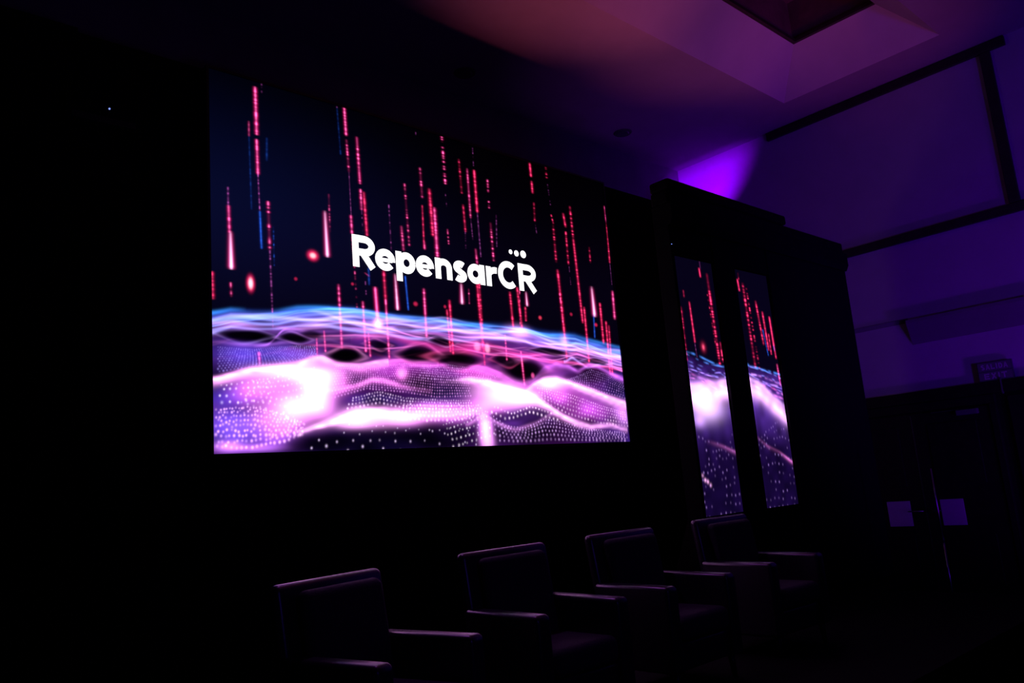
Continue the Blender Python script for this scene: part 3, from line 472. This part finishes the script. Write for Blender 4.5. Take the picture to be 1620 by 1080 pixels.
# ------------------------------------------------------------------ LED panels
def led_material(name, gain):
    m = bpy.data.materials.new(name); m.use_nodes = True; nt = m.node_tree; b = nt.nodes['Principled BSDF']
    b.inputs['Base Color'].default_value = (.004, .004, .004, 1); b.inputs['Roughness'].default_value = .7; b.inputs['Specular IOR Level'].default_value = .1
    at = nt.nodes.new('ShaderNodeAttribute'); at.attribute_name = 'picture'
    nt.links.new(at.outputs['Color'], b.inputs['Emission Color']); b.inputs['Emission Strength'].default_value = gain
    m.cycles.emission_sampling = 'NONE'
    return m
def picture_mesh(name, canvas, mat, parent, origin):
    """a flat panel of pixels: one grid vertex for each picture element"""
    nx, ny = canvas.nx, canvas.ny
    co = np.stack([canvas.U + origin[0], np.full_like(canvas.U, origin[1]), canvas.V + origin[2]], -1).reshape(-1, 3)
    i = np.arange(ny - 1)[:, None] * nx + np.arange(nx - 1)[None]
    q = np.stack([i, i + 1, i + nx + 1, i + nx], -1).reshape(-1, 4)
    me = bpy.data.meshes.new(name)
    me.vertices.add(len(co)); me.vertices.foreach_set('co', co.astype(np.float32).ravel())
    me.loops.add(q.size); me.loops.foreach_set('vertex_index', q.astype(np.int32).ravel())
    me.polygons.add(len(q)); me.polygons.foreach_set('loop_start', np.arange(0, q.size, 4, dtype=np.int32))
    me.update(calc_edges=True)
    at = me.color_attributes.new('picture', 'FLOAT_COLOR', 'POINT')
    c = np.ones((len(co), 4), np.float32); c[:, :3] = np.clip(canvas.img, 0, 3.0).reshape(-1, 3)
    at.data.foreach_set('color', c.ravel())
    return link(name, me, mat, parent)

scr = empty('led_screen', (SX0 + SW / 2, SCR_Y, SZ0)); tag(scr, 'large LED screen showing glowing particle waves and white lettering on the black stage wall', 'screen')
ox = (-SW / 2, 0, 0)
disp = picture_mesh('display', main_picture(SW, SH, 880, 570), led_material('led_picture', 1.0), scr, ox)
box('cabinet', -SW / 2, SW / 2, .004, .06, .0, SH, M['black_metal'], scr)
for (x0, x1, z0, z1) in ((-SW / 2 - .02, -SW / 2, -.02, SH + .02), (SW / 2, SW / 2 + .02, -.02, SH + .02), (-SW / 2, SW / 2, -.02, 0), (-SW / 2, SW / 2, SH, SH + .02)):
    box('frame_bar', x0, x1, -.012, .06, z0, z1, M['black_metal'], scr)

# --- lettering: bold rounded strokes, cap height 1
def arc(cx, cy, rx, ry, a0, a1, n=22):
    return [(cx + rx * math.cos(math.radians(a0 + (a1 - a0) * i / n)), cy + ry * math.sin(math.radians(a0 + (a1 - a0) * i / n))) for i in range(n + 1)]
def stroke(bm, pts, w, y=0., taper=None):
    L = []; Rr = []; n = len(pts)
    for i, p in enumerate(pts):
        a = Vector(pts[max(0, i - 1)]); c = Vector(pts[min(n - 1, i + 1)]); d = (c - a).normalized(); m = Vector((-d.y, d.x))
        if 0 < i < n - 1:
            d1 = (Vector(p) - a).normalized(); m1 = Vector((-d1.y, d1.x)); k = 1 / max(.5, m.dot(m1))
        else: k = 1
        L.append(bm.verts.new((p[0] + m.x * w / 2 * k, y, p[1] + m.y * w / 2 * k))); Rr.append(bm.verts.new((p[0] - m.x * w / 2 * k, y, p[1] - m.y * w / 2 * k)))
    for i in range(n - 1): bm.faces.new((L[i], L[i + 1], Rr[i + 1], Rr[i]))
def disc(bm, cx, cz, rx, rz, n=24, y=0.):
    bm.faces.new([bm.verts.new((cx + rx * math.cos(6.2832 * i / n), y, cz + rz * math.sin(6.2832 * i / n))) for i in range(n)])
X = .70; B = .224                                     # x-height and stroke width
h = B / 2
GLYPH = {  # drawn in a box of width w (cap units)
    'R': lambda w: [[(h, 0), (h, 1)], [(h, 1 - h), (w * .50, 1 - h)] + arc(w * .52, .68, w * .48 - h, .32 - h, 90, -90) + [(h, .36 + h)], [(w * .44, .46), (w - h * .9, 0)]],
    'e': lambda w: [arc(w / 2, X / 2, w / 2 - h, X / 2 - h, -38, -360, 34) + [(w - h, X / 2 - .05)], [(h, X / 2 - .01), (w - h, X / 2 - .01)]],
    'p': lambda w: [[(h, -.26), (h, X)], arc(w * .54, X / 2, w * .46 - h, X / 2 - h, 0, 360, 32)],
    'n': lambda w: [[(h, 0), (h, X)], [(h, X * .5)] + arc(w / 2, X * .56, w / 2 - h, X * .44 - h, 165, 0) + [(w - h, 0)]],
    's': lambda w: [arc(w * .52, X * .71, w * .44 - h * .8, X * .29 - h * .8, 35, 240, 16) + arc(w * .48, X * .29, w * .46 - h * .8, X * .29 - h * .8, 62, -145, 18)],
    'a': lambda w: [[(w - h, 0), (w - h, X)], arc(w * .46, X / 2, w * .46 - h, X / 2 - h, 0, 360, 32)],
    'r': lambda w: [[(h, 0), (h, X)], [(h, X * .45)] + arc(w * .80, X * .52, w * .80 - h, X * .48 - h, 170, 78)],
    'C': lambda w: [arc(w * .52, .5, w * .52 - h, .5 - h, 48, 312, 34)],
    'S': lambda w: [arc(w * .5, .73, w * .46 - h, .27 - h, 30, 250, 14) + arc(w * .5, .27, w * .48 - h, .27 - h, 70, -150, 16)],
    'A': lambda w: [[(h * .7, 0), (w / 2, 1)], [(w - h * .7, 0), (w / 2, 1)], [(w * .2, .3), (w * .8, .3)]],
    'L': lambda w: [[(h, 0), (h, 1)], [(h, h), (w, h)]],
    'I': lambda w: [[(w / 2, 0), (w / 2, 1)]],
    'D': lambda w: [[(h, 0), (h, 1)], [(h, 1 - h)] + arc(w * .45, .5, w * .55 - h, .5 - h, 90, -90) + [(h, h)]],
    'E': lambda w: [[(h, 0), (h, 1)], [(h, h), (w, h)], [(h, .5), (w * .9, .5)], [(h, 1 - h), (w, 1 - h)]],
    'X': lambda w: [[(h, 0), (w - h, 1)], [(h, 1), (w - h, 0)]],
    'T': lambda w: [[(w / 2, 0), (w / 2, 1)], [(0, 1 - h), (w, 1 - h)]],
}
def letter(name, ch, u0, u1, v, cap, mat, parent, y, weight=B):
    bm = bmesh.new()
    for k, p in enumerate(GLYPH[ch]((u1 - u0) / cap)): stroke(bm, p, .125 if (ch == 'e' and k) else weight, -.0006 * k / cap)
    for q in bm.verts: q.co = (u0 + q.co.x * cap, y + q.co.y * cap, v + q.co.z * cap)
    return from_bm(name, bm, mat, parent)
WORD = [('R', 1.200, 1.423), ('e', 1.422, 1.626), ('p', 1.634, 1.842), ('e', 1.846, 2.046), ('n', 2.062, 2.254), ('s', 2.266, 2.432), ('a', 2.438, 2.652),
        ('r', 2.672, 2.822), ('C', 2.826, 3.086), ('R', 3.098, 3.340)]
for ch, u0, u1 in WORD: letter('letter', ch, u0 - SW / 2, u1 - SW / 2, 1.523, .281, M['lettering'], disp, -.003)
for u, v, r in ((3.017, 1.909, .024), (3.095, 1.904, .031), (3.188, 1.907, .039)):
    bm = bmesh.new(); disc(bm, u - SW / 2, v, r, r, 28, -.003); from_bm('logo_dot', bm, M['lettering'], disp)

# --- black surround on the right of the stage with two LED columns
HY = 4.0; HX0, HX1 = 5.74, 9.13; HTOP = 2.62 + EYE
hs = empty('stage_surround', ((HX0 + HX1) / 2, HY, STAGE_Z)); tag(hs, 'tall black stage surround to the right of the big screen', 'stage surround')
hx = (HX0 + HX1) / 2; hz = STAGE_Z
COLS = [(5.79, 6.385), (6.75, 7.36)]; CZ0, CZ1 = EYE - .335, EYE + 1.935
xs = [HX0, COLS[0][0] - .01, COLS[0][1] + .01, COLS[1][0] - .01, COLS[1][1] + .01, HX1]
DP = .16                                              # depth of the flats
for x0, x1 in ((xs[0], xs[1]), (xs[2], xs[3]), (xs[4], xs[5])):
    box('pier', x0 - hx, x1 - hx, 0, DP, .001, 2.199 + EYE - hz, M['black_paint'], hs, .004)
for x0, x1 in ((xs[1], xs[2]), (xs[3], xs[4])):
    box('base_panel', x0 - hx + .001, x1 - hx - .001, .01, DP, .001, CZ0 - .012 - hz, M['black_paint'], hs)
    box('head_panel', x0 - hx + .001, x1 - hx - .001, .01, DP, CZ1 + .012 - hz, 2.199 + EYE - hz, M['black_paint'], hs)
zc = EYE - hz
prism('cornice', [(-.02, 2.2 + zc), (DP, 2.2 + zc), (DP, 2.40 + zc), (-.05, 2.40 + zc), (-.05, 2.26 + zc)], 'x', xs[0] - hx, xs[5] - hx, M['black_paint'], hs)
box('header', xs[0] - hx, xs[5] - hx - .03, -.03, DP, 2.401 + zc, 2.53 + zc, M['black_paint'], hs, .02)
box('header_cap', xs[0] - hx, 7.80 - hx, -.05, DP, 2.531 + zc, 2.63 + zc, M['black_paint'], hs, .02)
for x in (6.4, 8.4):
    prism('brace', [(DP, .001), (DP + .85, .001), (DP, 1.9)], 'x', x - hx, x - hx + .04, M['wood'], hs)
box('status_light', 5.751 - hx, 5.757 - hx, -.005, .0, 2.02 + EYE - hz, 2.026 + EYE - hz, M['status'], hs)

def column_picture(W, H, nx, ny, which):
    c = Canvas(W, H, nx, ny, 20 + which); U, V = c.U, c.V; rng = c.rng
    c.img += np.array([.0018, .0009, .008])
    top = (1.40 - .10 * c.u / W) if which == 0 else (1.36 - .08 * c.u / W)
    below = np.clip((top[None] - V) / .06, 0, 1)
    n1 = smooth_noise((ny, nx), (7, 26), rng)
    c.img += (below * (.4 + .9 * n1))[..., None] * np.array([.006, .0012, .030])
    mid = below * np.exp(-((V - 1.0) / .30) ** 2) * (.4 + n1)
    c.img += mid[..., None] * np.array([.07, .02, .26])
    filaments(c, top, 6, .0, .16, (.03, .25, .9), (.4, .2, .9)); filaments(c, top, 5, .10, .30, (.5, .25, .9), (.8, .1, .5))
    P = [(-.05, 1.00), (.1, 1.0), (.3, 1.02), (.45, 1.04), (.65, 1.07)] if which == 0 else [(-.05, 1.10), (.1, 1.08), (.25, 1.03), (.4, .94), (.65, .82)]
    c.ridge((1.5, .75, 1.5), [(u, v, 1.1, .07, .07) for u, v in P], .6 + .8 * n1)
    c.ridge((1.2, .6, 1.4), [(u, v + .10, .7, .03, .05) for u, v in P], .4 + 1.0 * n1)
    if which == 0:
        c.blob(.24, .92, .20, .10, (1.4, .9, 1.5)); c.blob(.20, 1.08, .22, .07, (.9, .4, 1.1)); c.blob(.10, .80, .08, .05, (.6, .3, .9)); c.blob(.30, 1.46, .014, .02, (1, .1, .2)); c.blob(.30, 1.46, .03, .035, (.5, .02, .08))
        st = [(.03, .02, 1.32, 1.80, .03, 'r', 1., .8), (.17, .18, 1.50, 1.86, .024, 'r', .8, .4), (.175, .185, 1.36, 1.5, .012, 'f', .6, .6), (.505, .53, 1.30, 2.16, .032, 'r', 1.1, .9),
              (.47, .50, 1.5, 2.0, .02, 'r', .5, 1.), (.39, .395, 2.12, 2.20, .024, 'r', .9, .1), (.41, .41, 2.20, 2.27, .016, 'f', .5, .5), (.58, .585, 1.34, 1.52, .026, 'r', .9, .8), (.10, .10, 1.9, 1.96, .02, 'r', .3, .5)]
    else:
        st = [(.145, .17, 1.32, 2.14, .034, 'r', 1.1, .9), (.20, .24, 1.30, 2.12, .026, 'r', .7, 1.), (.06, .07, 2.06, 2.17, .026, 'r', .9, .3), (.085, .085, 2.17, 2.24, .016, 'r', .5, .9),
              (.34, .38, 1.55, 1.98, .030, 'r', .9, .7), (.44, .46, 1.50, 1.88, .030, 'r', 1., .5), (.50, .50, 1.46, 1.66, .024, 'r', .8, .6), (.56, .57, 1.55, 1.84, .030, 'r', 1., .2), (.40, .44, 1.44, 1.7, .02, 'b', .7, .5),
              (.57, .58, 1.42, 1.58, .024, 'r', .8, .4), (.58, .59, 1.15, 1.36, .028, 'p', .9, .5), (.565, .57, 1.5, 1.55, .02, 'b', 1., .2)]
    for s in st: c.streak(*s)
    for k in range(11):                                # rows of specks in the dark water
        t = k / 10.; s0 = np.arange(.02 + .03 * (k % 2), W, .046 + .03 * t)
        for u in s0:
            if rng.random() < .35: continue
            v = .70 - .66 * t - .10 * math.sin(u * 5 + which * 2 + t * 3) * (1 - t) - .04 * t
            I = (.10 + .35 * rng.random() ** 2) * (1.3 - .5 * abs(u / W - .3))
            c.blob(u + rng.normal(0, .006), v + rng.normal(0, .006), .0075, .010, np.array((.55, .3, 1.)) * I)
    if which == 0:
        for u, v, I in ((.08, .30, 1.2), (.115, .285, 1.1), (.15, .255, .6), (.05, .34, .5)): c.blob(u, v, .014, .015, np.array((1., .45, .9)) * I)
        c.ridge((.5, .12, .45), [(.2, .62, .05, .02, .02), (.4, .58, .35, .015, .02), (.6, .52, .7, .015, .02)])
    else:
        c.ridge((.6, .14, .5), [(0, .66, .15, .02, .02), (.2, .56, .4, .014, .02), (.4, .50, .6, .014, .02), (.6, .40, 1., .014, .02)], .3 + 1.2 * n1)
    return c
led2 = led_material('led_column_picture', 1.0)
for k, (x0, x1) in enumerate(COLS):
    W2 = x1 - x0; H2 = CZ1 - CZ0
    cn = empty('led_column', ((x0 + x1) / 2, HY, CZ0))
    tag(cn, ['narrow LED column in the black surround, nearer the big screen', 'narrow LED column in the black surround, nearer the exit doors'][k], 'screen', 'LED columns in the stage surround')
    picture_mesh('display', column_picture(W2, H2, 120, 430, k), led2, cn, (-W2 / 2, .03, 0))
    box('cabinet', -W2 / 2, W2 / 2, .034, .12, 0, H2, M['black_metal'], cn)

# ------------------------------------------------------------------ armchairs on the stage
def armchair(root):
    W, D = .74, .72                                    # overall width, depth ; faces -y
    ai = .30                                           # arm centre
    box('seat_frame', -.25, .25, -.57, -.02, .13, .29, M['leather'], root, .02, 3, True)
    s = bmesh.new(); bm_box(s, -.235, .235, -.61, -.10, .292, .43, .045, 4)
    for v in s.verts:
        if v.co.z > .38: v.co.z += .025 * (1 - (v.co.x / .24) ** 2) * (1 - ((v.co.y + .355) / .27) ** 2)
    from_bm('seat_cushion', s, M['fabric'], root, None, True)
    def lean(bm):
        for v in bm.verts: v.co.y += (v.co.z - .30) * .14
        return bm
    b = bmesh.new(); bm_box(b, -.33, .33, -.105, -.035, .15, .91, .032, 4); from_bm('back_shell', lean(b), M['leather'], root, None, True)
    b = bmesh.new(); bm_box(b, -.245, .245, -.185, -.108, .40, .875, .036, 4); from_bm('back_cushion', lean(b), M['fabric'], root, None, True)
    for s in (-1, 1):
        a = bmesh.new(); bm_box(a, s * ai - .052, s * ai + .052, -.60, -.03, .13, .62, .026, 4)
        for v in a.verts:
            if v.co.z > .5:                            # the top slopes off over the front end
                t = max(0, (-.52 - v.co.y) / .08); v.co.z -= .014 * t * t
        from_bm('armrest', a, M['leather'], root, None, True)
        for y in (-.54, -.06):
            l = bmesh.new(); bm_cyl(l, (s * .28, y, .15), (s * .285, y + (.02 if y > 0 else -.01), .001), .024, .015, 12)
            from_bm('leg', l, M['leg'], root, None, True)
CH = [(1.945, 3.43, 14, 'dark padded armchair on the stage, nearest to the camera'),
      (3.17, 3.60, 0, 'dark padded armchair on the stage, second from the camera'),
      (4.19, 3.58, 0, 'dark padded armchair on the stage, third from the camera'),
      (5.35, 3.58, -2, 'dark padded armchair on the stage, in front of the LED columns')]
first = None
for x, y, rz, lab in CH:
    if first is None:
        first = empty('armchair', (x, y, STAGE_Z), math.radians(rz)); armchair(first); root = first
    else:
        root = first.copy(); COL.objects.link(root); root.location = (x, y, STAGE_Z); root.rotation_euler = (0, 0, math.radians(rz))
        for ch in list(first.children):
            c = ch.copy(); COL.objects.link(c); c.parent = root
    tag(root, lab, 'armchair', 'armchairs on the stage')

# ------------------------------------------------------------------ exit sign standing on the head rail
ex = empty('exit_sign', (WALL_X - .05, 2.885, HEAD)); tag(ex, 'small two-row exit sign above the double door', 'sign')
box('sign_body', -.02, .02, -.175, .175, .0, .215, M['sign'], ex, .004)
sp_ = []
for z0, z1 in ((.010, .100), (.115, .205)):
    sp_.append(box('sign_panel', -.0235, -.0201, -.165, .165, z0, z1, M['sign_panel'], ex))
def sign_word(word, z, cap, wd, gap, panel):
    tot = sum(wd(c) for c in word) + gap * (len(word) - 1); u = -tot / 2
    for c in word:
        w = wd(c); bm = bmesh.new()
        for k, p in enumerate(GLYPH[c](w / cap)): stroke(bm, p, .22, 0)
        for v in bm.verts: v.co = (-.0245, -(u + v.co.x * cap), z + v.co.z * cap)
        from_bm('letter', bm, M['sign_pale'], panel); u += w + gap
sign_word('SALIDA', .130, .058, lambda c: .018 if c == 'I' else .040, .010, sp_[1])
sign_word('EXIT', .023, .064, lambda c: .018 if c == 'I' else .054, .016, sp_[0])
box('bracket', -.045, -.02, -.05, -.035, -.15, .03, M['dull_metal'], ex)

# ------------------------------------------------------------------ slim stand in front of the door
ms = empty('pole_stand', (8.655, 3.255, 0)); tag(ms, 'slim steel pole on a round foot in front of the double door', 'stand')
p = bmesh.new(); bm_cyl(p, (0, 0, .02), (0, 0, .80), .011, .011, 14); from_bm('lower_tube', p, M['metal'], ms, None, True)
p = bmesh.new(); bm_cyl(p, (0, 0, .78), (0, 0, 1.49), .008, .008, 14); from_bm('upper_tube', p, M['metal'], ms, None, True)
p = bmesh.new(); bm_cyl(p, (0, 0, .765), (0, 0, .83), .016, .014, 14); from_bm('clutch', p, M['black_metal'], ms, None, True)
p = bmesh.new(); bm_cyl(p, (0, 0, 0), (0, 0, .022), .14, .125, 32); from_bm('foot', p, M['black_metal'], ms)

# ------------------------------------------------------------------ equipment box high on the stage wall, left of the screen
eq = empty('wall_unit', (1.53, SCR_Y + .06, 2.70 + EYE)); tag(eq, 'small dark wall unit with a blue status light left of the big screen', 'wall unit')
box('case', -.24, .24, -.20, 0, -.06, .10, M['black_paint'], eq, .02, 3)
box('front_grille', -.20, .20, -.206, -.2005, -.045, .0, M['black_metal'], eq, .002)
bm = bmesh.new(); bm_cyl(bm, (.03, -.201, .065), (.03, -.208, .065), .0065, .005, 12); from_bm('status_light', bm, M['status'], eq)

# ------------------------------------------------------------------ two round recessed downlights, switched off, in the ceiling behind the stage
for k, (x, y, lab) in enumerate(((5.44, 6.22, 'dark round recessed downlight in the ceiling above the big screen'), (8.19, 6.25, 'dark round recessed downlight near the violet-lit corner'))):
    sp = empty('recessed_downlight', (x, y, CEIL)); tag(sp, lab, 'downlight', 'recessed downlights behind the stage')
    bm = bmesh.new(); bm_cyl(bm, (0, 0, -.012), (0, 0, -.001), .115, .125, 32); from_bm('trim_ring', bm, M['shade_grey'], sp)
    bm = bmesh.new(); bm_cyl(bm, (0, 0, -.020), (0, 0, -.0125), .075, .085, 32); from_bm('lens', bm, M['sign'], sp)

# ------------------------------------------------------------------ flood lamp behind the surround that colours the corner
fl = empty('flood_lamp', (9.05, 6.10, 5.40)); tag(fl, 'violet flood lamp behind the black surround, aimed at the corner', 'flood lamp')
box('lamp_body', -.16, -.03, -.08, .08, -.08, .08, M['black_metal'], fl, .012)
box('arm', -.12, -.08, .081, BACK_Y - 6.10, -.02, .02, M['black_metal'], fl, .004)
prism('added_light_flap', [(-.03, .082), (.11, .092), (.11, .096), (-.03, .086)], 'y', -.20, .14, M['black_metal'], fl)  # unseen flap added to keep the lamp's light off the ceiling
prism('added_light_flap', [(-.03, .084), (.20, .105), (.20, .109), (-.03, .088)], 'z', -.081, .081, M['black_metal'], fl)  # unseen flap added to shield the back wall from the lamp
